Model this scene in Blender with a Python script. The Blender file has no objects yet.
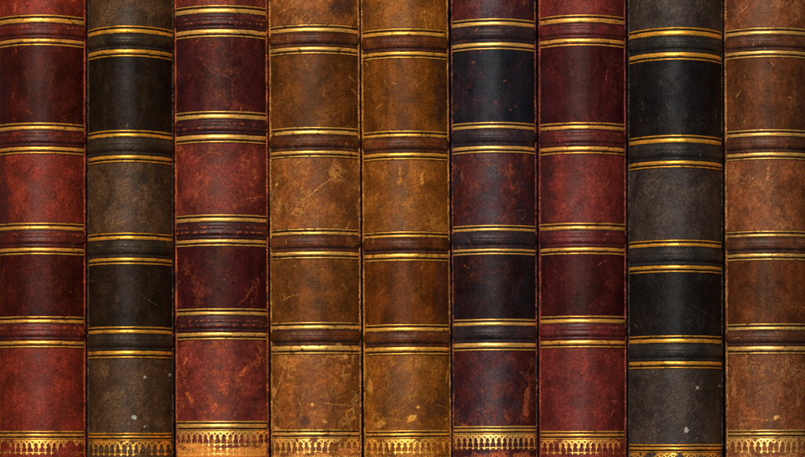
import bpy, math, random
import numpy as np

# ------------------------------------------------------------------ camera, world, lights
sc = bpy.context.scene
col = sc.collection
MM = 0.001
PX = 0.5 * MM            # one photograph pixel is half a millimetre at the joint of the books
DIST = 1.8               # camera distance
HOR = 440.0              # photograph row at the height of the lens
BASE = 478.0             # photograph row of the shelf top
ZC = (BASE - HOR) * PX

cam = bpy.data.cameras.new("camera")
cam.sensor_width = 36.0
cam.lens = 36.0 * DIST / (805 * PX)
cam.shift_y = (HOR - 228.5) / 805.0
cam.clip_start = 0.05
cam.clip_end = 50
camo = bpy.data.objects.new("camera", cam)
camo.location = (0, -DIST, ZC)
camo.rotation_euler = (math.radians(90), 0, 0)
col.objects.link(camo)
sc.camera = camo

w = bpy.data.worlds.new("World")
sc.world = w
w.use_nodes = True
w.node_tree.nodes["Background"].inputs[0].default_value = (0.75, 0.85, 1.0, 1)
w.node_tree.nodes["Background"].inputs[1].default_value = 0.012


def area(name, loc, aim, sx, sy, power, color):
    l = bpy.data.lights.new(name, 'AREA')
    l.shape = 'RECTANGLE'
    l.size = sx
    l.size_y = sy
    l.energy = power
    l.color = color
    o = bpy.data.objects.new(name, l)
    o.location = loc
    from mathutils import Vector
    d = Vector(aim) - Vector(loc)
    o.rotation_euler = d.to_track_quat('-Z', 'Y').to_euler()
    col.objects.link(o)
    return o


area("softbox_lamp", (-0.42, -1.9, 0.80), (0.0, 0, 0.14), 1.5, 0.7, 92, (1.0, 0.96, 0.90))

sc.view_settings.view_transform = 'Standard'
sc.view_settings.look = 'None'
sc.view_settings.exposure = 0.0
sc.view_settings.gamma = 1.0


# ------------------------------------------------------------------ small helpers
def lin(c):
    return tuple(((v / 255) / 12.92 if v / 255 <= 0.04045 else ((v / 255 + 0.055) / 1.055) ** 2.4) for v in c)


def mul(c, k):
    return tuple(min(255, v * k) for v in c)


def hash2(ix, iy, seed):
    h = (ix.astype(np.int64) * 374761393 + iy.astype(np.int64) * 668265263 + seed * 974634777) & 0x7fffffff
    h = ((h ^ (h >> 13)) * 1274126177) & 0x7fffffff
    return ((h ^ (h >> 16)) & 0xffff) / 65535.0


def vnoise(x, y, seed):
    ix = np.floor(x); iy = np.floor(y)
    fx = x - ix; fy = y - iy
    fx = fx * fx * (3 - 2 * fx); fy = fy * fy * (3 - 2 * fy)
    a = hash2(ix, iy, seed); b = hash2(ix + 1, iy, seed)
    c = hash2(ix, iy + 1, seed); d = hash2(ix + 1, iy + 1, seed)
    return (a * (1 - fx) + b * fx) * (1 - fy) + (c * (1 - fx) + d * fx) * fy


def fbm(x, y, seed, o=4):
    s = 0; a = 0.5; t = 0
    for k in range(o):
        s = s + a * vnoise(x, y, seed + 17 * k); t += a
        x = x * 2.03 + 5.1; y = y * 2.03 + 1.7; a *= 0.5
    return s / t


def sstep(a, b, x):
    t = np.clip((x - a) / (b - a), 0, 1)
    return t * t * (3 - 2 * t)


# ------------------------------------------------------------------ node helper
class NT:
    def __init__(self, name):
        self.m = bpy.data.materials.new(name)
        self.m.use_nodes = True
        self.t = self.m.node_tree
        self.t.nodes.clear()

    def n(self, typ, **kw):
        nd = self.t.nodes.new(typ)
        for k, v in kw.items():
            setattr(nd, k, v)
        return nd

    def put(self, sock, v):
        if v is None:
            return
        if hasattr(v, 'is_output'):
            self.t.links.new(v, sock)
        else:
            if sock.type == 'RGBA' and len(v) == 3:
                v = (*v, 1)
            sock.default_value = v

    def math(self, op, a, b=None, c=None, clamp=False):
        nd = self.n('ShaderNodeMath', operation=op, use_clamp=clamp)
        for i, v in enumerate((a, b, c)):
            self.put(nd.inputs[i], v)
        return nd.outputs[0]

    def vec(self, op, a, b):
        nd = self.n('ShaderNodeVectorMath', operation=op)
        self.put(nd.inputs[0], a); self.put(nd.inputs[1], b)
        return nd.outputs[0]

    def noise(self, v, scale, detail=4, rough=0.55, dist=0.0):
        nd = self.n('ShaderNodeTexNoise')
        self.put(nd.inputs['Vector'], v)
        nd.inputs['Scale'].default_value = scale
        nd.inputs['Detail'].default_value = detail
        nd.inputs['Roughness'].default_value = rough
        nd.inputs['Distortion'].default_value = dist
        return nd.outputs[0]

    def voro(self, v, scale, feature='F1', rnd=1.0):
        nd = self.n('ShaderNodeTexVoronoi', feature=feature)
        self.put(nd.inputs['Vector'], v)
        nd.inputs['Scale'].default_value = scale
        nd.inputs['Randomness'].default_value = rnd
        return nd.outputs['Distance']

    def mapr(self, v, a, b, c=0.0, d=1.0, smooth=True):
        nd = self.n('ShaderNodeMapRange', interpolation_type='SMOOTHSTEP' if smooth else 'LINEAR')
        self.put(nd.inputs[0], v)
        for i, q in enumerate((a, b, c, d)):
            nd.inputs[i + 1].default_value = q
        return nd.outputs[0]

    def mix(self, f, a, b, blend='MIX'):
        nd = self.n('ShaderNodeMix', data_type='RGBA', blend_type=blend)
        self.put(nd.inputs[0], f); self.put(nd.inputs[6], a); self.put(nd.inputs[7], b)
        return nd.outputs[2]

    def attr(self, name):
        nd = self.n('ShaderNodeAttribute', attribute_name=name)
        return nd.outputs['Fac']


def leather(name, base, worn, seed, grain=1.0, mott=0.35, vein=0.3, rough=0.4, streak=0.25, gscale=1.0,
            gilt=None, tint=None, tint_amt=0.0, speck=0.3, diag=0.6, veinlo=0.5, edge_a=None, spec=0.16, stint=(1.0, 0.80, 0.62)):
    """aged leather in the mesh's own millimetres; with gilt set, tooled gold lies where the attribute says"""
    T = NT(name)
    tc = T.n('ShaderNodeTexCoord').outputs['Object']
    mm = T.vec('MULTIPLY', tc, (1000, 1000, 1000))
    mm = T.vec('ADD', mm, (seed * 37.0, seed * 11.0, seed * 53.0))
    b = lin(base)
    lt = lin(mul(base, 1.25)); dk = lin(mul(base, 0.42))
    # mottling
    n1 = T.noise(mm, 0.075, 6, 0.62, 0.6)
    n1 = T.mapr(n1, 0.32, 0.68, 0, 1)
    c = T.mix(n1, dk, lt)
    c = T.mix(mott, b, c)
    if tint:
        n5 = T.noise(T.vec('ADD', mm, (91, 13, 7)), 0.06, 7, 0.65, 1.2)
        n5 = T.mapr(n5, 0.45, 0.62, 0, tint_amt)
        c = T.mix(n5, c, lin(tint))
    # streaks running down the spine
    sv = T.vec('MULTIPLY', mm, (1, 1, 0.10))
    n2 = T.mapr(T.noise(sv, 0.22, 4, 0.6, 0.4), 0.35, 0.7, 0.0, 1.0)
    c = T.mix(T.math('MULTIPLY', n2, streak), c, T.mix(1.0, c, (1.6, 1.45, 1.35, 1), 'MULTIPLY'))
    # fine speckle of the hair side
    n3 = T.noise(mm, 1.7, 3, 0.7)
    n3 = T.math('ADD', T.math('MULTIPLY', n3, 0.6), T.math('MULTIPLY', T.noise(mm, 0.6, 5, 0.7), 0.4))
    sp = T.mapr(n3, 0.34, 0.66, 1 - speck * 1.5, 1 + speck * 1.5, False)
    spn = T.n('ShaderNodeCombineColor')
    for i in range(3):
        T.put(spn.inputs[i], sp)
    c = T.mix(1.0, c, spn.outputs[0], 'MULTIPLY')
    # grain
    mp = T.n('ShaderNodeMapping')
    T.put(mp.inputs['Vector'], mm)
    mp.inputs['Rotation'].default_value = (0, diag, 0)
    mp.inputs['Scale'].default_value = (1.0, 1.0, 1.9)
    warp = T.n('ShaderNodeTexNoise')
    T.put(warp.inputs['Vector'], mm)
    warp.inputs['Scale'].default_value = 0.6
    gv = T.vec('ADD', mp.outputs[0], T.vec('MULTIPLY', warp.outputs[1], (1.6, 1.6, 1.6)))
    g1 = T.mapr(T.voro(gv, 1.05 * gscale, 'DISTANCE_TO_EDGE'), 0.0, 0.28, 0, 1)
    rp = T.n('ShaderNodeMapping', vector_type='TEXTURE')
    T.put(rp.inputs['Vector'], mm)
    rp.inputs['Rotation'].default_value = (0, -diag, 0)
    rp.inputs['Scale'].default_value = (2.2, 2.0, 0.9)
    rn = T.noise(T.vec('ADD', rp.outputs[0], T.vec('MULTIPLY', warp.outputs[1], (0.5, 0.5, 0.5))), 0.62 * gscale, 4, 0.55, 0.4)
    rn = T.mapr(T.math('ABSOLUTE', T.math('SUBTRACT', rn, 0.5)), 0.0, 0.11, 0, 1)
    g1 = T.math('MULTIPLY', T.math('ADD', T.math('MULTIPLY', g1, 0.45), 0.55), T.math('ADD', T.math('MULTIPLY', rn, 0.8), 0.2))
    gpatch = T.mapr(T.noise(T.vec('ADD', mm, (71, 3, 44)), 0.1, 3), 0.36, 0.62, 0.25, 1.0)
    g1 = T.math('MULTIPLY', g1, gpatch)
    g2 = T.noise(mm, 1.6 * gscale, 4, 0.6)
    g3 = T.noise(sv, 0.5, 4, 0.6)
    gd = T.math('MULTIPLY', g1, g2)
    gd = T.mapr(gd, 0.02, 0.42, 0.42, 1.38, False)
    gcol = T.n('ShaderNodeCombineColor')
    for i in range(3):
        T.put(gcol.inputs[i], gd)
    c = T.mix(min(1.0, 0.75 * grain), c, T.mix(1.0, c, gcol.outputs[0], 'MULTIPLY'))
    # dark pin spots
    n6 = T.mapr(T.noise(T.vec('ADD', mm, (5, 50, 9)), 0.9, 2, 0.5), 0.60, 0.70, 0, 0.55)
    c = T.mix(n6, c, lin(mul(base, 0.42)))
    # veins, rubs and scratches
    n4 = T.noise(mm, 0.13, 9, 0.74, 0.15)
    line = T.mapr(T.math('ABSOLUTE', T.math('SUBTRACT', n4, 0.5)), 0.0, 0.026, 1, 0)
    gate = T.mapr(T.noise(T.vec('ADD', mm, (33, 77, 21)), 0.07, 3, 0.5), veinlo, veinlo + 0.16, 0, 1)
    line = T.math('MULTIPLY', T.math('MULTIPLY', line, gate), vein)
    hf = T.noise(T.vec('ADD', mm, (3, 8, 31)), 2.2, 3, 0.65)
    patch = T.mapr(T.noise(T.vec('ADD', mm, (13, 28, 61)), 0.75, 6, 0.78, 0.2), 0.56, 0.68, 0, vein)
    patch = T.math('MULTIPLY', patch, gate)
    wear = T.attr('wear')
    brk = T.math('ADD', wear, T.math('MULTIPLY', T.math('SUBTRACT', hf, 0.5), 2.2))
    wearm = T.mapr(brk, 0.30, 0.78, 0, 1)
    wearm = T.math('MULTIPLY', wearm, T.mapr(wear, 0.02, 0.3, 0, 1))
    allw = T.math('MAXIMUM', T.math('MAXIMUM', wearm, line), patch)
    c = T.mix(T.math('MULTIPLY', allw, 0.68), c, T.mix(T.mapr(hf, 0.3, 0.7), lin(mul(worn, 0.55)), lin(mul(worn, 1.2))))
    st = T.attr('stain_shade')  # also carries the shade painted in beside the sheen
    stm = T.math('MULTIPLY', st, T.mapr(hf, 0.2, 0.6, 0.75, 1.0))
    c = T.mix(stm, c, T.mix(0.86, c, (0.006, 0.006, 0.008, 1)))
    fl = T.mapr(T.math('ADD', T.attr('fleck'), T.math('MULTIPLY', T.math('SUBTRACT', hf, 0.5), 0.9)), 0.42, 0.62, 0, 1)
    c = T.mix(fl, c, lin((140, 134, 124)))
    # roughness
    r = T.math('ADD', rough - 0.10, T.math('MULTIPLY', T.noise(mm, 0.3, 5, 0.65), 0.24))
    r = T.math('ADD', r, T.math('MULTIPLY', allw, 0.22), clamp=True)
    h = T.math('ADD', T.math('MULTIPLY', g1, 0.20 * grain), T.math('MULTIPLY', g2, 0.12 * grain))
    h = T.math('ADD', h, T.math('MULTIPLY', g3, 0.10))
    h = T.math('SUBTRACT', h, T.math('MULTIPLY', allw, 0.05))
    h = T.math('ADD', h, T.math('MULTIPLY', fl, 0.12))
    bp = T.n('ShaderNodeBump')
    bp.inputs['Strength'].default_value = 1.0
    bp.inputs['Distance'].default_value = MM
    T.put(bp.inputs['Height'], h)
    P = T.n('ShaderNodeBsdfPrincipled')
    T.put(P.inputs['Base Color'], c)
    T.put(P.inputs['Roughness'], r)
    P.inputs['Specular IOR Level'].default_value = spec
    P.inputs['Specular Tint'].default_value = (*stint, 1)
    T.put(P.inputs['Normal'], bp.outputs[0])
    out = T.n('ShaderNodeOutputMaterial')
    sh = P.outputs[0]
    if gilt:
        G = T.n('ShaderNodeBsdfPrincipled')
        gn = T.noise(T.vec('MULTIPLY', mm, (0.5, 0.5, 1.6)), 1.0, 5, 0.65)
        gc = T.mix(T.mapr(gn, 0.3, 0.7, 0, 1), lin(mul(gilt, 0.75)), lin(mul(gilt, 1.08)))
        T.put(G.inputs['Base Color'], gc)
        G.inputs['Metallic'].default_value = 0.7
        T.put(G.inputs['Roughness'], T.mapr(gn, 0.3, 0.7, 0.48, 0.36))
        gb = T.n('ShaderNodeBump')
        gb.inputs['Strength'].default_value = 1.0
        gb.inputs['Distance'].default_value = MM
        T.put(gb.inputs['Height'], T.math('ADD', T.math('MULTIPLY', gn, 0.04), T.math('MULTIPLY', g2, 0.05)))
        T.put(G.inputs['Normal'], gb.outputs[0])
        ga = T.attr('gilt')
        rub = T.noise(T.vec('ADD', mm, (17, 7, 3)), 0.8, 6, 0.7)
        ga = T.math('ADD', ga, T.math('MULTIPLY', T.math('SUBTRACT', rub, 0.56), 0.8))
        gm = T.mapr(ga, 0.30, 0.66, 0, 1)
        mx = T.n('ShaderNodeMixShader')
        T.put(mx.inputs[0], gm)
        T.t.links.new(P.outputs[0], mx.inputs[1])
        T.t.links.new(G.outputs[0], mx.inputs[2])
        sh = mx.outputs[0]
    T.t.links.new(sh, out.inputs[0])
    return T.m


def simple(name, c, rough, scale=(1, 1, 1), nscale=0.5, bump=0.1, contrast=0.3):
    T = NT(name)
    tc = T.n('ShaderNodeTexCoord').outputs['Object']
    mm = T.vec('MULTIPLY', tc, tuple(1000 * s for s in scale))
    n = T.noise(mm, nscale, 5, 0.6, 0.3)
    cc = T.mix(T.mapr(n, 0.3, 0.7), lin(mul(c, 1 - contrast)), lin(mul(c, 1 + contrast)))
    P = T.n('ShaderNodeBsdfPrincipled')
    T.put(P.inputs['Base Color'], cc)
    P.inputs['Roughness'].default_value = rough
    bp = T.n('ShaderNodeBump')
    bp.inputs['Distance'].default_value = MM
    T.put(bp.inputs['Height'], T.math('MULTIPLY', n, bump))
    T.put(P.inputs['Normal'], bp.outputs[0])
    out = T.n('ShaderNodeOutputMaterial')
    T.t.links.new(P.outputs[0], out.inputs[0])
    return T.m


def grid_mesh(name, X, Y, Z, mat, parent, attrs=None, smooth=True):
    nr, nc = X.shape
    V = np.stack([X, Y, Z], -1).reshape(-1, 3)
    idx = np.arange(nr * nc).reshape(nr, nc)
    a = idx[:-1, :-1]; b = idx[:-1, 1:]; c = idx[1:, 1:]; d = idx[1:, :-1]
    F = np.stack([a, d, c, b], -1).reshape(-1, 4)
    me = bpy.data.meshes.new(name)
    me.vertices.add(len(V)); me.vertices.foreach_set('co', V.astype(np.float32).ravel())
    me.loops.add(F.size); me.loops.foreach_set('vertex_index', F.astype(np.int32).ravel())
    me.polygons.add(len(F))
    me.polygons.foreach_set('loop_start', (np.arange(len(F)) * 4).astype(np.int32))
    me.polygons.foreach_set('use_smooth', np.ones(len(F), dtype=bool))
    me.update(calc_edges=True)
    for k, v in (attrs or {}).items():
        at = me.attributes.new(k, 'FLOAT', 'POINT')
        at.data.foreach_set('value', np.clip(v, 0, 2).astype(np.float32).ravel())
    me.materials.append(mat)
    o = bpy.data.objects.new(name, me)
    col.objects.link(o)
    o.parent = parent
    return o


def poly_mesh(name, verts, faces, mat, parent, smooth=False):
    me = bpy.data.meshes.new(name)
    me.from_pydata(verts, [], faces)
    me.update()
    if smooth:
        me.polygons.foreach_set('use_smooth', [True] * len(me.polygons))
    me.materials.append(mat)
    o = bpy.data.objects.new(name, me)
    col.objects.link(o)
    o.parent = parent
    return o


# ------------------------------------------------------------------ the book builder
class Book:
    def __init__(self, S):
        self.S = S
        self.rng = random.Random(S['seed'])
        self.xl = 0.5 * (S['L'][0] + S['L'][1]); self.xr = 0.5 * (S['R'][0] + S['R'][1])
        self.cx = 0.5 * (self.xl + self.xr)
        self.W = (self.xr - self.xl) * PX
        self.a = self.W / 2 - 0.85 * MM
        self.b = S['bulge'] * MM
        self.kz = (DIST - self.b) / DIST
        dx = 0.5 * ((S['L'][1] - S['L'][0]) + (S['R'][1] - S['R'][0]))
        self.tilt = math.atan2(dx, 457.0)
        # the tilt turns about the foot; mean edges are at mid height
        self.ox = (self.cx - 402.5) * PX + math.tan(self.tilt) * (BASE - 228.5) * PX
        e = bpy.data.objects.new('book', None)
        e.empty_display_size = 0.02
        e.location = (self.ox, 0, 0)
        e.rotation_euler = (0, -self.tilt, 0)
        e['label'] = S['label']; e['category'] = 'book'
        e['group'] = 'old leather bound books standing in a row'
        col.objects.link(e)
        self.root = e
        self.make_strokes()

    def z_of(self, py):
        return ZC + (HOR - py) * PX * self.kz

    def py_of(self, z):
        return HOR - (z - ZC) / (PX * self.kz)

    # ---- wear, stains and painted shade beside the sheen, at places in the photograph
    def make_strokes(self):
        S, r = self.S, self.rng
        st = []
        for k in range(int(1.6 * S.get('nscr', 40))):
            x = r.uniform(self.xl, self.xr); y = r.uniform(-80, 470)
            ang = r.gauss(S.get('sang', 1.5), 0.75)
            ln = r.choice([2, 3, 4, 5, 7, 10]) * r.uniform(0.6, 1.3)
            cur = r.uniform(-0.05, 0.05)
            pts = [(x, y)]
            for q in range(6):
                ang += cur * ln / 3
                x += math.cos(ang) * ln / 6; y += math.sin(ang) * ln / 6
                pts.append((x, y))
            st.append((pts, r.uniform(0.2, 0.6), r.uniform(0.2, 0.55)))
        for p, wd, am in S.get('scr', []):
            st.append((p, wd * 0.8, am * 0.75))
        self.strokes = st

    def paint(self, X, Z):
        S = self.S
        px = X / PX + self.cx; py = self.py_of(Z)
        wear = np.zeros_like(px); stain_shade = np.zeros_like(px); fleck = np.zeros_like(px)
        for pts, wd, am in self.strokes:
            xs = [p[0] for p in pts]; ys = [p[1] for p in pts]
            m = (px > min(xs) - 3) & (px < max(xs) + 3) & (py > min(ys) - 3) & (py < max(ys) + 3)
            if not m.any():
                continue
            qx = px[m]; qy = py[m]
            best = np.full(qx.shape, 1e9)
            for (x0, y0), (x1, y1) in zip(pts[:-1], pts[1:]):
                dx, dy = x1 - x0, y1 - y0
                t = np.clip(((qx - x0) * dx + (qy - y0) * dy) / (dx * dx + dy * dy + 1e-9), 0, 1)
                best = np.minimum(best, np.hypot(qx - x0 - t * dx, qy - y0 - t * dy))
            v = am * sstep(wd + 0.7, wd * 0.3, best)
            wear[m] = np.maximum(wear[m], v)
        nz = fbm(px * 0.16, py * 0.16, S['seed'] * 7 + 3, 5)
        for (x, y, rx, ry, an, am) in S.get('scuff', []):
            c, s = math.cos(an), math.sin(an)
            u = ((px - x) * c + (py - y) * s) / rx; v = (-(px - x) * s + (py - y) * c) / ry
            d = np.hypot(u, v) + (nz - 0.5) * 1.7
            wear = np.maximum(wear, am * sstep(1.05, 0.35, d))
        for (x, y, rx, ry, an, am) in S.get('dark', []):  # some patches are stains, others paint in shade past the sheen edges
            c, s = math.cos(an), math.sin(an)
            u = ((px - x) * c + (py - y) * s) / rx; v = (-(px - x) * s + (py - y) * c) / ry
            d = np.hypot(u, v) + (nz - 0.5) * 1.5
            stain_shade = np.maximum(stain_shade, am * sstep(1.1, 0.4, d))
        n2 = fbm(px * 0.6, py * 0.6, S['seed'] * 3 + 1, 3)
        for (x, y, rr, am) in S.get('flk', []):
            d = np.hypot(px - x, (py - y) * 0.8) / rr + (n2 - 0.5) * 1.1
            fleck = np.maximum(fleck, am * sstep(1.1, 0.55, d))
        # rubbed joints along both sides of the spine
        u = np.abs(X) / self.a
        n3 = fbm(px * 0.9, py * 0.10, S['seed'] + 5, 3)
        wear = np.maximum(wear, S.get('joint', 0.6) * sstep(0.965, 1.0, u + (n3 - 0.5) * 0.05))
        # rubbed foot and head
        n4 = fbm(px * 0.12, py * 0.2, S['seed'] + 9, 4)
        tail = S.get('tail', 0.4)
        wear = np.maximum(wear, tail * sstep(S.get('tail0', 448), 458, py + (n4 - 0.5) * 22))
        return dict(wear=wear, stain_shade=stain_shade, fleck=fleck)

    # ---- the curved surface of the spine
    def surf(self, T, Z, off):
        x = (self.a + off) * np.sin(T)
        y = -(self.b + off) * np.maximum(np.cos(T), 0) ** 1.6
        return x, y

    def relief(self, X, Z):
        px = X / PX + self.cx; py = self.py_of(Z)
        s = self.S['seed']
        h = (fbm(px * 0.05, py * 0.035, s + 40, 3) - 0.5) * 0.45 * MM
        h += (fbm(px * 0.22, py * 0.09, s + 41, 3) - 0.5) * 0.12 * MM
        return h

    def strip(self, name, z0, z1, dz, nx, mat, parent, hfun=None, gfun=None, off=0.0, tmax=1.5708, wavy=0.0):
        nz = max(3, int(round((z1 - z0) / dz)) + 1)
        t = np.linspace(-tmax, tmax, nx)
        z = np.linspace(z0, z1, nz)
        T, Z = np.meshgrid(t, z)
        X0 = self.a * np.sin(T)
        extra = self.relief(X0, Z) + off
        V = (z1 - Z) / (z1 - z0)
        if hfun is not None:
            extra = extra + hfun(X0, V)
        fade = np.clip(np.cos(T) * 4, 0, 1)
        extra = extra * (0.25 + 0.75 * fade)
        X, Y = self.surf(T, Z, extra)
        if wavy:
            Z = Z + (fbm(X0 / MM * 0.25 + 3, Z * 0 + z0 / MM, self.S['seed'] + 60, 3) - 0.5) * wavy
        A = self.paint(X0, Z)
        if gfun is not None:
            A['gilt'] = gfun(X0, V)
        return grid_mesh(name, X, Y, Z, mat, parent, A)

    def build(self):
        S = self.S
        seed = S['seed']
        L = dict(grain=S.get('grain', 1.0), mott=S.get('mott', 0.5), vein=S.get('vein', 0.3), rough=S.get('rough', 0.42),
                 streak=S.get('streak', 0.25), tint=S.get('tint'), tint_amt=S.get('tint_amt', 0.0), speck=S.get('speck', 0.44),
                 veinlo=S.get('veinlo', 0.5), stint=S.get('stint', (1.0, 0.80, 0.62)))
        m_sp = leather('spine_leather', S['spine'], S['worn'], seed, **L)
        L2 = dict(L); L2.update(grain=S.get('lgrain', 0.6), vein=S.get('lvein', 0.15), rough=S.get('lrough', 0.40), streak=0.9, spec=0.07)
        m_bd = leather('band_leather', S['band'], S['worn'], seed + 2, **dict(L2, vein=S.get('bvein', 0.2), tint=None, spec=0.24, rough=0.38, stint=(1.0, 0.88, 0.78)))
        m_gt = leather('gilt_tooled_leather', mul(S['band'], 0.45), S['worn'], seed + 3, gilt=S['gilt'], **dict(L2, vein=0.05, tint=None))
        m_tb = leather('gilt_tooled_foot_leather', mul(S['spine'], 1.0), S.get('foot', S['worn']), seed + 4, gilt=S['gilt'], **L)
        m_cv = leather('board_leather', mul(S['spine'], S.get('cvk', 0.8)), S['worn'], seed + 5, **dict(L, vein=0.9, veinlo=0.35))
        ztop = self.z_of(-98 + S.get('dtop', 0))
        nx = 116
        sp = self.strip('spine', 0.4 * MM, ztop, 0.45 * MM, nx, m_sp, self.root)
        F = S['F']
        H = ztop

        # gilt fillets: pairs stand either side of each raised band
        def fillet(y0, y1, kind):
            h = y1 - y0
            if kind == 'A':
                lines = [(0.5, 2.2), (3.8, h - 0.5)]
            elif kind == 'B':
                lines = [(0.5, h - 3.8), (h - 2.2, h - 0.5)]
            else:
                lines = [(0.1, 1.8), (3.0, h - 2.7), (h - 1.3, h)]

            def prof(V):
                p = V * h
                g = np.zeros_like(p)
                for s, e in lines:
                    mid = 0.5 * (s + e); hw = 0.5 * (e - s)
                    g = np.maximum(g, 1 - np.clip(np.abs(p - mid) / hw, 0, 1.3) ** 2)
                return np.clip(g, -0.6, 1)

            def hf(X, V):
                return np.where(prof(V) > 0, prof(V) * 0.34, prof(V) * 0.3) * MM

            def gf(X, V):
                pr = np.clip(prof(V) * 2.6, 0, 1)
                n = fbm(X / MM * 0.5, V * 3 + y0, seed + 70, 5)
                return pr * (1 - 0.8 * S.get('gwear', 0.55) * sstep(0.5, 0.68, n))
            self.strip('gilt_fillet', self.z_of(y1), self.z_of(y0), 0.13 * MM, 100, m_gt, sp, hf, gf,
                       off=0.16 * MM, wavy=0.18 * MM)

        def band(y0, y1):
            k = S.get('ridges', 1)

            def hf(X, V):
                if k == 1:
                    main = 1.35 * np.sin(np.pi * np.clip(V / 0.86, 0, 1)) ** 0.8
                    groove = -0.30 * np.exp(-((V - 0.42) / 0.035) ** 2)
                    lip = 0.42 * np.exp(-((V - 0.95) / 0.05) ** 2) - 0.25 * np.exp(-((V - 0.80) / 0.07) ** 2)
                    return (main + groove + lip) * MM
                main = 1.0 * np.sin(np.pi * np.clip(V, 0, 1)) ** 0.7
                rip = 0.16 * np.cos(2 * np.pi * (V * k + 0.1))
                rip = rip - 0.35 * np.exp(-((V - 0.83) / 0.06) ** 2)
                return (main + rip * np.sin(np.pi * V) ** 0.4) * MM
            o = self.strip('raised_band', self.z_of(y1), self.z_of(y0), 0.16 * MM, 100, m_bd, sp, hf, None, off=0.10 * MM)
            # burnished blind lines and rubbed ridges along the band
            me = o.data
            n = len(me.vertices)
            co = np.empty(n * 3, np.float32); me.vertices.foreach_get('co', co); co = co.reshape(-1, 3)
            V = (self.z_of(y0) - co[:, 2]) / (self.z_of(y0) - self.z_of(y1))
            s = np.zeros(n, np.float32); me.attributes['stain_shade'].data.foreach_get('value', s)
            nn = fbm(co[:, 0] / MM * 0.3, V * 2 + y0, seed + 80, 3)
            ln = np.zeros(n)
            for q, wq, am in S.get('blind', [(0.05, 0.05, 0.5), (0.80, 0.06, 0.75)]):
                ln = np.maximum(ln, am * np.exp(-((V - q) / wq) ** 2) * (0.55 + 0.9 * nn))
            me.attributes['stain_shade'].data.foreach_set('value', np.clip(np.maximum(s, ln), 0, 1).astype(np.float32))
            if S.get('rub'):
                wv = np.zeros(n, np.float32); me.attributes['wear'].data.foreach_get('value', wv)
                nr = fbm(co[:, 0] / MM * 0.8 + y0 * 3.3, V * 6 + y0 * 0.7, seed + 81, 5)
                for q, wq, am in S['rub']:
                    wv = np.maximum(wv, am * np.exp(-((V - q) / wq) ** 2) * sstep(0.35, 0.7, nr))
                me.attributes['wear'].data.foreach_set('value', wv.astype(np.float32))

        def panel(y0, y1, colr, k):
            L3 = dict(L2)
            if S.get('ltint'):
                L3.update(tint=S['ltint'][k % 2], tint_amt=S.get('ltint_amt', 0.6))
            else:
                L3.update(tint=None)
            m = leather('panel_leather', colr, S['worn'], seed + 10 + k, **L3)
            self.strip('leather_panel', self.z_of(y1), self.z_of(y0), 0.4 * MM, 110, m, sp, None, None, off=0.07 * MM)

        for i in range(0, 8, 2):
            A, B = F[i], F[i + 1]
            fillet(A[0], A[1], 'A'); fillet(B[0], B[1], 'B')
            band(A[1], B[0])
        panel(F[1][1], F[2][0], S['lab'][0], 0)
        panel(F[5][1], F[6][0], S['lab'][1], 1)
        I = F[8]
        fillet(I[0], I[1], 'I')
        head = self.py_of(ztop) + 22
        fillet(head + 16, head + 24, 'A')

        # tooled arcade at the foot
        per = S.get('per', 5.9)
        y0, y1 = I[1], I[1] + 17.0

        def arcade(X, V, flip=False):
            if flip:
                V = 1 - V
            s = X / PX / per + S.get('ph', 0.0)
            s = s + (fbm(V * 3, X / MM * 0.3, seed + 90, 2) - 0.5) * 0.22
            fr = s - np.round(s)
            v = V
            rubn = fbm(X / MM * 1.1, V * 9, seed + 93, 3)
            hh = 17.0 / per                     # height in periods
            g = np.zeros_like(s)
            lw = 0.075
            for k in (-1, 0, 1):
                dx = fr - k
                rr = np.hypot(dx / 1.0, (v - 0.46) / 0.40)
                d = np.abs(rr - 1.0) * 0.62
                arc = np.where(v < 0.48, sstep(lw * 1.5, lw * 0.5, d), 0)
                g = np.maximum(g, arc)
            loop = np.abs(np.hypot(fr, (v - 0.44) * hh) - 0.22)
            g = np.maximum(g, 0.8 * sstep(0.10, 0.03, loop))
            colm = sstep(lw * 1.5, lw * 0.5, np.abs(fr)) * sstep(0.40, 0.48, v) * sstep(0.92, 0.84, v)
            g = np.maximum(g, colm)
            foot = np.abs(fr) / 0.27 + np.abs(v - 0.80) * hh / 0.34
            g = np.maximum(g, sstep(1.15, 0.75, foot))
            link = sstep(0.045, 0.015, np.abs(v - 0.78)) * 0.62
            g = np.maximum(g, link)
            g = np.maximum(g, 0.9 * sstep(0.035, 0.015, np.abs(v - 0.05)))
            g = g + 0.36 * sstep(0.55, 0.05, v) * (1 - g)
            g = g * (0.78 + 0.45 * rubn)
            wearn = fbm(X / MM * 0.22, V * 2.2, seed + 91, 4)
            g = g * (1 - S.get('twear', 0.65) * sstep(0.45, 0.75, wearn))
            return np.clip(g, 0, 1)
        self.strip('tooled_border', self.z_of(y1), self.z_of(y0), 0.12 * MM, 380, m_tb, sp,
                   lambda X, V: -0.16 * MM * arcade(X, V), lambda X, V: arcade(X, V), off=0.20 * MM)
        if S.get('tworow'):
            self.strip('tooled_border', self.z_of(y1 + 9), self.z_of(y1 + 0.3), 0.12 * MM, 380, m_tb, sp,
                       lambda X, V: -0.16 * MM * arcade(X, 0.4 + V * 0.6), lambda X, V: arcade(X, 0.4 + V * 0.6), off=0.20 * MM)
        self.strip('tooled_border', self.z_of(head + 16), self.z_of(head), 0.2 * MM, 220, m_tb, sp,
                   lambda X, V: -0.16 * MM * arcade(X, V, True), lambda X, V: arcade(X, V, True), off=0.20 * MM)

        # boards: leather covered, rounded at the joint
        depth = 165 * MM
        th = 2.6 * MM
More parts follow.
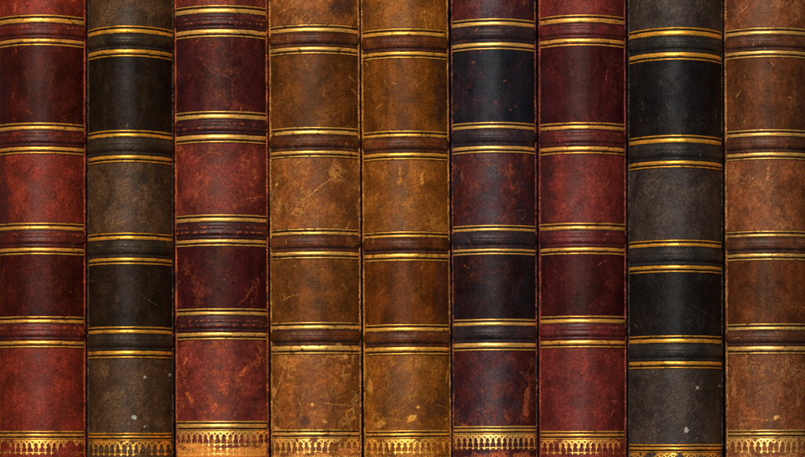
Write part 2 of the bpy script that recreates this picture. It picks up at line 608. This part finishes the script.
        for side, nm in ((-1, 'back_cover'), (1, 'front_cover')):
            xo = side * (self.W / 2 - 0.04 * MM)
            prof = []
            nseg = 10
            yb = 0.2 * MM
            for q in range(nseg + 1):
                an = math.pi * q / nseg
                prof.append((xo - side * (0.62 * MM - 0.62 * MM * math.cos(an)), yb - 0.95 * MM * math.sin(an)))
            xi = xo - side * 1.24 * MM
            prof += [(xi, 9 * MM), (xo - side * th, 11 * MM), (xo - side * th, depth - 0.4 * MM), (xo - side * (th - 0.4 * MM), depth),
                     (xo - side * 0.4 * MM, depth), (xo, depth - 0.4 * MM)]
            P = np.array(prof + [prof[0]])
            zz = np.concatenate([[0.2 * MM], np.linspace(0.6 * MM, H - 0.6 * MM, 420), [H - 0.2 * MM]])
            X = np.repeat(P[None, :, 0], len(zz), 0); Y = np.repeat(P[None, :, 1], len(zz), 0)
            Z = np.repeat(zz[:, None], len(P), 1)
            n = fbm(Z / MM * 0.3, X * 0 + seed, seed + 30, 4)
            edge = np.exp(-((Y - yb + 0.95 * MM) / (1.3 * MM)) ** 2)
            X = X - side * edge * np.abs(n - 0.5) * 0.5 * MM
            wn = fbm(Z / MM * 0.22, X / MM, seed + 31, 4)
            A = dict(wear=edge * S.get('bwear', 0.5) * sstep(0.3, 0.62, wn), stain_shade=np.zeros_like(X), fleck=np.zeros_like(X))
            if side > 0:
                X, Y, Z = X[:, ::-1], Y[:, ::-1], Z[:, ::-1]
                A = {k: v[:, ::-1] for k, v in A.items()}
            grid_mesh(nm, X, Y, Z, m_cv, self.root, A)
        # page block
        xb = self.W / 2 - 3.0 * MM
        zb0, zb1 = 3 * MM, H - 3 * MM
        yb0, yb1 = 0.0 * MM, depth - 4 * MM
        ring = []
        N = 14
        for q in range(N + 1):
            t = -math.pi / 2 + math.pi * q / N
            ring.append((xb * math.sin(t), 2 * MM - (self.b - 3.5 * MM) * math.cos(t) ** 1.8 if abs(t) < 1.57 else 2 * MM))
        for q in range(N + 1):
            t = math.pi / 2 - math.pi * q / N
            ring.append((xb * math.sin(t), yb1 - 5 * MM * math.cos(t)))
        n = len(ring)
        vs = [(x, y, zb0) for x, y in ring] + [(x, y, zb1) for x, y in ring]
        fs = [(i, (i + 1) % n, n + (i + 1) % n, n + i) for i in range(n)] + [tuple(range(n - 1, -1, -1)), tuple(range(n, 2 * n))]
        poly_mesh('page_block', vs, fs, PAPER, self.root)


PAPER = simple('old_paper', (176, 150, 104), 0.85, (6.0, 0.03, 0.03), 0.6, 0.15, 0.22)
WOOD = simple('dark_shelf_wood', (52, 33, 20), 0.5, (0.06, 1.0, 1.0), 0.12, 0.15, 0.35)


# ------------------------------------------------------------------ the shelf the books stand on (just below the frame)
def box(name, x0, x1, y0, y1, z0, z1, mat, kind):
    v = [(x, y, z) for z in (z0, z1) for y in (y0, y1) for x in (x0, x1)]
    f = [(0, 2, 3, 1), (4, 5, 7, 6), (0, 1, 5, 4), (2, 6, 7, 3), (0, 4, 6, 2), (1, 3, 7, 5)]
    o = poly_mesh(name, v, f, mat, None)
    m = o.modifiers.new('bevel', 'BEVEL'); m.width = 1.5 * MM; m.segments = 2
    o['kind'] = kind
    return o


box('floor', -0.6, 0.6, -0.035, 0.205, -0.025, 0.0, WOOD, 'structure')
box('back_wall', -0.6, 0.6, 0.2055, 0.22, 0.001, 0.5, WOOD, 'structure')

# ------------------------------------------------------------------ the nine books
GOLD = (244, 166, 66)
GOLD_P = (230, 170, 80)
RED_SCR = [([(24, 70), (30, 78), (33, 92), (29, 104)], 0.5, 0.35), ([(38, 74), (42, 90), (40, 112)], 0.4, 0.3)]
BOOKS = [
    dict(seed=1, label='bright brick red leather book at the left end, beside the first dark brown one', L=(-2, -2), R=(86, 86), bulge=15,
         F=[(14, 23), (38, 46), (122, 130), (146, 154), (222, 230), (247, 255), (315.5, 323.4), (340, 348), (430.6, 439)],
         spine=(98, 31, 18), lab=[(44, 12, 8), (42, 11, 7)], band=(66, 20, 12), worn=(190, 84, 36), gilt=GOLD,
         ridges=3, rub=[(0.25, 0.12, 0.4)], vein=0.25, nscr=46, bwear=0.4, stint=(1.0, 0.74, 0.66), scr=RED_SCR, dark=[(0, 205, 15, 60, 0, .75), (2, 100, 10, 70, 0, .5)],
         scuff=[(18, 3, 2, 8, 0.2, .6), (34, 8, 2.5, 2.5, 0, .6)], joint=0.6, tail=0.35),
    dict(seed=2, stint=(0.88, 0.92, 1.0), label='dark brown pebbled leather book with white flecks, between two red ones near the left end', L=(87, 87), R=(174, 174), bulge=23,
         F=[(25, 33.5), (48.5, 57), (129.3, 137.2), (154.5, 162.5), (232, 240), (257, 264.7), (325.8, 333.7), (350, 358.4), (432.6, 440.5)],
         spine=(72, 49, 28), lab=[(25, 17, 10), (29, 19, 11)], band=(38, 29, 19), worn=(120, 88, 52), gilt=(246, 166, 54),
         grain=1.5, lgrain=0.8, vein=0.25, nscr=30, joint=0.2, bwear=0.25, cvk=0.35, tail=0.25,
         flk=[(137.5, 417, 2.5, 1), (147.5, 377, 1.6, .9), (170.5, 374, 1.8, .9), (147.5, 426.5, 1.2, .8)],
         scuff=[(158, 425, 9, 5, -0.3, .4), (112, 417, 7, 8, 0, .3)], dark=[(148, 178, 6, 7, 0.3, .7)],
         scr=[([(143, 294), (150, 299), (158, 304)], 0.5, .6)]),
    dict(seed=3, label='plum red leather book with an orange rubbed foot', L=(174, 175.5), R=(267.8, 269.3), bulge=15,
         F=[(4.5, 13.5), (28.5, 37.4), (110.3, 119), (133.8, 143), (213.7, 222), (238.6, 246.4), (307.6, 315.4), (331.6, 340), (420.6, 430.5)],
         spine=(93, 34, 26), lab=[(46, 15, 15), (44, 12, 13)], band=(49, 17, 16), worn=(200, 96, 40), gilt=GOLD_P,
         ridges=3, rub=[(0.32, 0.06, 0.55), (0.60, 0.06, 0.6)], vein=0.90, lvein=0.3, nscr=70, joint=0.6, bwear=0.5, foot=(240, 134, 50), tail=1.5, tail0=436, tworow=True,
         blind=[(0.08, 0.08, .55), (0.47, 0.07, .5), (0.82, 0.07, .85)], gwear=0.5, twear=0.25,
         scr=[([(234, 38), (233, 70), (235, 116)], 0.4, .5), ([(205, 62), (214, 72), (222, 76)], 0.6, .55), ([(214, 66), (224, 74), (236, 80)], 0.5, .5),
              ([(200, 70), (212, 84), (226, 100)], 0.4, .4), ([(196, 162), (203, 156), (212, 152), (222, 154)], 0.6, .7),
              ([(196, 188), (206, 194), (216, 199)], 0.5, .5), ([(242, 200), (254, 197), (264, 195)], 0.7, .6), ([(240, 304), (248, 296), (254, 285)], 0.5, .6)],
         scuff=[(186, 361, 3, 5, 0.4, .6), (214, 408, 4, 9, 0.6, .5), (245, 370, 3, 9, 0.6, .5), (190, 398, 3, 8, -0.5, .5), (225, 385, 6, 10, 0, .4)],
         dark=[(254, 405, 10, 14, 0, .4), (182, 60, 8, 40, 0, .3)]),
    dict(seed=4, label='golden brown leather book with a long diagonal scratch, beside the plum red one', L=(268.6, 270.5), R=(359.3, 362.3), bulge=13,
         F=[(23.8, 32.2), (46.2, 54.3), (126.4, 134.8), (149.9, 157.6), (227.7, 235.2), (250.8, 259), (321.3, 329.5), (344.7, 354.3), (429, 438)],
         spine=(112, 61, 20), lab=[(72, 38, 11), (78, 42, 13)], band=(66, 31, 11), worn=(206, 142, 66), gilt=GOLD_P,
         vein=0.99, veinlo=0.47, nscr=60, tint=(96, 48, 18), tint_amt=0.6, joint=0.45, foot=(214, 124, 58), tail=0.75, tail0=446, gwear=0.6,
         blind=[(0.06, 0.06, .6), (0.78, 0.10, .9)],
         scr=[([(309, 197), (320, 187), (333, 178)], 0.6, .8), ([(306, 60), (310, 68)], 0.6, .6),
              ([(272, 400), (280, 380), (286, 360)], 0.7, .6), ([(283, 300), (290, 296), (300, 294)], 0.6, .6), ([(324, 403), (340, 405), (356, 406)], 0.5, .7),
              ([(318, 408), (311, 418), (313, 428)], 0.7, .6), ([(298, 398), (302, 410), (298, 424)], 0.6, .6), ([(345, 412), (352, 408), (354, 418), (348, 420), (345, 412)], 0.7, .85)],
         scuff=[(334, 178, 1.6, 1.3, 0, .8), (277, 183, 1.5, 2, 0, .8), (346, 357, 5, 3.5, 0, .7), (272, 392, 4, 7, 0, .6), (325, 422, 5, 6, .3, .7), (312, 405, 2.5, 2.5, 0, .9), (276, 428, 4, 3, 0, .7),
                (340, 345, 5, 3, 0, .5)],
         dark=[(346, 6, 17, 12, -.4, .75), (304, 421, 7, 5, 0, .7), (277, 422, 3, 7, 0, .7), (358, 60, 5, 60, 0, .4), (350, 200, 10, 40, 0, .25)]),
    dict(seed=5, label='amber brown leather book in the middle of the row', L=(360.3, 364), R=(448.6, 451.6), bulge=14,
         F=[(27.7, 35.8), (51, 58.8), (129.8, 137.2), (152, 160), (230.8, 237.8), (252.9, 261.3), (323.4, 331.6), (346.2, 355), (430, 438.4)],
         spine=(113, 63, 16), lab=[(80, 42, 9), (72, 34, 7)], band=(68, 31, 9), worn=(206, 140, 52), gilt=(246, 170, 66),
         vein=0.65, nscr=44, tint=(104, 50, 12), tint_amt=0.55, joint=0.45, tail=0.4, blind=[(0.05, 0.05, .5), (0.80, 0.10, .85)],
         scr=[([(407, 356), (409, 372), (413, 386), (416, 398)], 0.4, .35), ([(384, 264), (384, 330), (386, 356)], 0.4, .3),
              ([(366, 360), (370, 372), (366, 384)], 0.6, .5), ([(434, 404), (444, 407), (449, 410)], 0.8, .6), ([(376, 418), (392, 419), (404, 421)], 1.1, .5),
              ([(447, 370), (445, 382)], 0.9, .8)],
         scuff=[(410, 418, 5.5, 3.4, -0.7, 1), (416, 407, 2.5, 1.8, 0, .8), (380, 424, 8, 5, 0, .5), (369, 388, 4, 10, 0, .5), (422, 180, 3, 12, 0, .5), (400, 175, 3, 12, .1, .4), (445, 420, 3, 5, 0, .5)],
         dark=[(442, 100, 9, 60, 0, .55), (441, 300, 8, 60, 0, .55), (436, 410, 12, 14, 0, .45), (366, 5, 8, 20, 0, .4)]),  # tall right-hand patches paint in the shade beyond the sheen
    dict(seed=6, stint=(0.88, 0.92, 1.0), label='purple black leather book with a blue black panel and orange scuffs at its foot', L=(450.4, 452.3), R=(536.2, 538.2), bulge=14,
         F=[(17.8, 26), (41.8, 50), (121.4, 128.9), (145.2, 153.2), (224.2, 231.4), (248, 255), (318.2, 326), (342, 351), (425.8, 434)],
         spine=(62, 22, 19), lab=[(19, 19, 24), (25, 12, 12)], band=(32, 24, 29), worn=(184, 88, 38), gilt=(230, 174, 88),
         tint=(40, 25, 31), tint_amt=0.8, ltint=[(30, 20, 26), (24, 22, 30)], vein=0.47, nscr=36, joint=0.25, bwear=0.35, cvk=0.4, tail=0.55, per=5.55, twear=0.2, gwear=0.2,
         blind=[(0.55, 0.14, .4), (0.74, 0.06, .6)], rough=0.38,
         scuff=[(526, 396, 3, 18, .08, .5), (524, 411, 4.5, 7, 0, .5), (504, 414, 2, 10, -.45, .48), (478, 409, 3, 4, 0, .45), (463, 425, 8, 3, .3, .6), (473, 62, 3, 2, 0, .35), (462, 175, 3, 14, 0, .35), (510, 170, 2, 16, 0, .4)],
         dark=[(530, 20, 10, 25, 0, .6), (526, 90, 13, 60, 0, .55), (522, 185, 14, 40, 0, .5), (530, 290, 12, 50, 0, .6)]),  # right-hand patches paint the unlit side past the sheen into the colour
    dict(seed=7, bwear=0.4, stint=(1.0, 0.74, 0.66), label='wine red leather book between the purple black one and the charcoal black one', L=(537.6, 539.4), R=(626.4, 626.4), bulge=15,
         F=[(14, 23), (37.8, 46.2), (121.6, 129.6), (145.7, 154.1), (222, 230), (246.7, 254.7), (315, 323.4), (339.5, 348), (430.6, 439)],
         spine=(90, 31, 25), lab=[(44, 13, 14), (43, 12, 12)], band=(67, 21, 20), worn=(182, 84, 58), gilt=(242, 168, 74),
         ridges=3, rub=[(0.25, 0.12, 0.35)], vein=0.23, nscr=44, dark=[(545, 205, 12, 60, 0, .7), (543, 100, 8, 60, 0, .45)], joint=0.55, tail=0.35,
         scuff=[(612, 401, 7, 2, 0.1, .45)]),
    dict(seed=8, stint=(0.88, 0.92, 1.0), label='charcoal black pebbled leather book with white flecks, second from the right end', L=(627.6, 627.6), R=(722.8, 723.4), bulge=24,
         F=[(26.6, 35.7), (51.5, 60.3), (134.3, 143), (160, 168), (239, 246.8), (264.6, 272.7), (334.7, 343.3), (360.5, 368.8), (444, 452.4)],
         spine=(57, 46, 39), lab=[(18, 15, 15), (20, 17, 16)], band=(29, 27, 25), worn=(112, 92, 76), gilt=(248, 168, 58),
         grain=1.6, lgrain=0.8, vein=0.19, nscr=28, joint=0.15, bwear=0.2, cvk=0.35, tail=0.2,
         flk=[(682.5, 430, 2.5, 1), (694, 387.5, 1.8, .9), (718.5, 385, 1.5, .9), (693.5, 438.5, 1.1, .8)],
         dark=[(690, 182, 7, 8, .3, .7)], scr=[([(688, 304), (696, 309), (704, 314)], 0.5, .5)],
         scuff=[(704, 437, 8, 4, -.3, .35)]),
    dict(seed=9, label='russet brown leather book cut off by the right end of the row', L=(724, 726), R=(813, 815), bulge=14,
         F=[(26.8, 34.8), (50, 57.8), (128.6, 136.6), (151.7, 159.8), (229.9, 237), (252.6, 260.5), (322.7, 330.3), (345.4, 354.3), (429.4, 437.6)],
         spine=(103, 55, 28), lab=[(68, 36, 17), (67, 33, 15)], band=(63, 34, 20), worn=(204, 142, 82), gilt=(228, 172, 88),
         vein=0.47, nscr=44, tint=(98, 52, 26), tint_amt=0.5, joint=0.45, tail=0.45, blind=[(0.05, 0.05, .5), (0.80, 0.10, .85)],
         scr=[([(770, 356), (772, 372), (776, 386), (779, 398)], 0.4, .35), ([(729, 360), (733, 372), (729, 384)], 0.6, .5), ([(738, 418), (756, 419), (768, 421)], 1.1, .5)],
         scuff=[(773, 417, 4.5, 2.6, -0.7, .7), (779, 407, 2, 1.5, 0, .6), (742, 424, 8, 4, 0, .35), (732, 388, 3, 10, 0, .35), (795, 400, 2.5, 9, 0, .3), (765, 175, 3, 12, .1, .45)],
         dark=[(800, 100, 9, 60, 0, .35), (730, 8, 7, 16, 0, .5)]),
]
for S in BOOKS:
    Book(S).build()
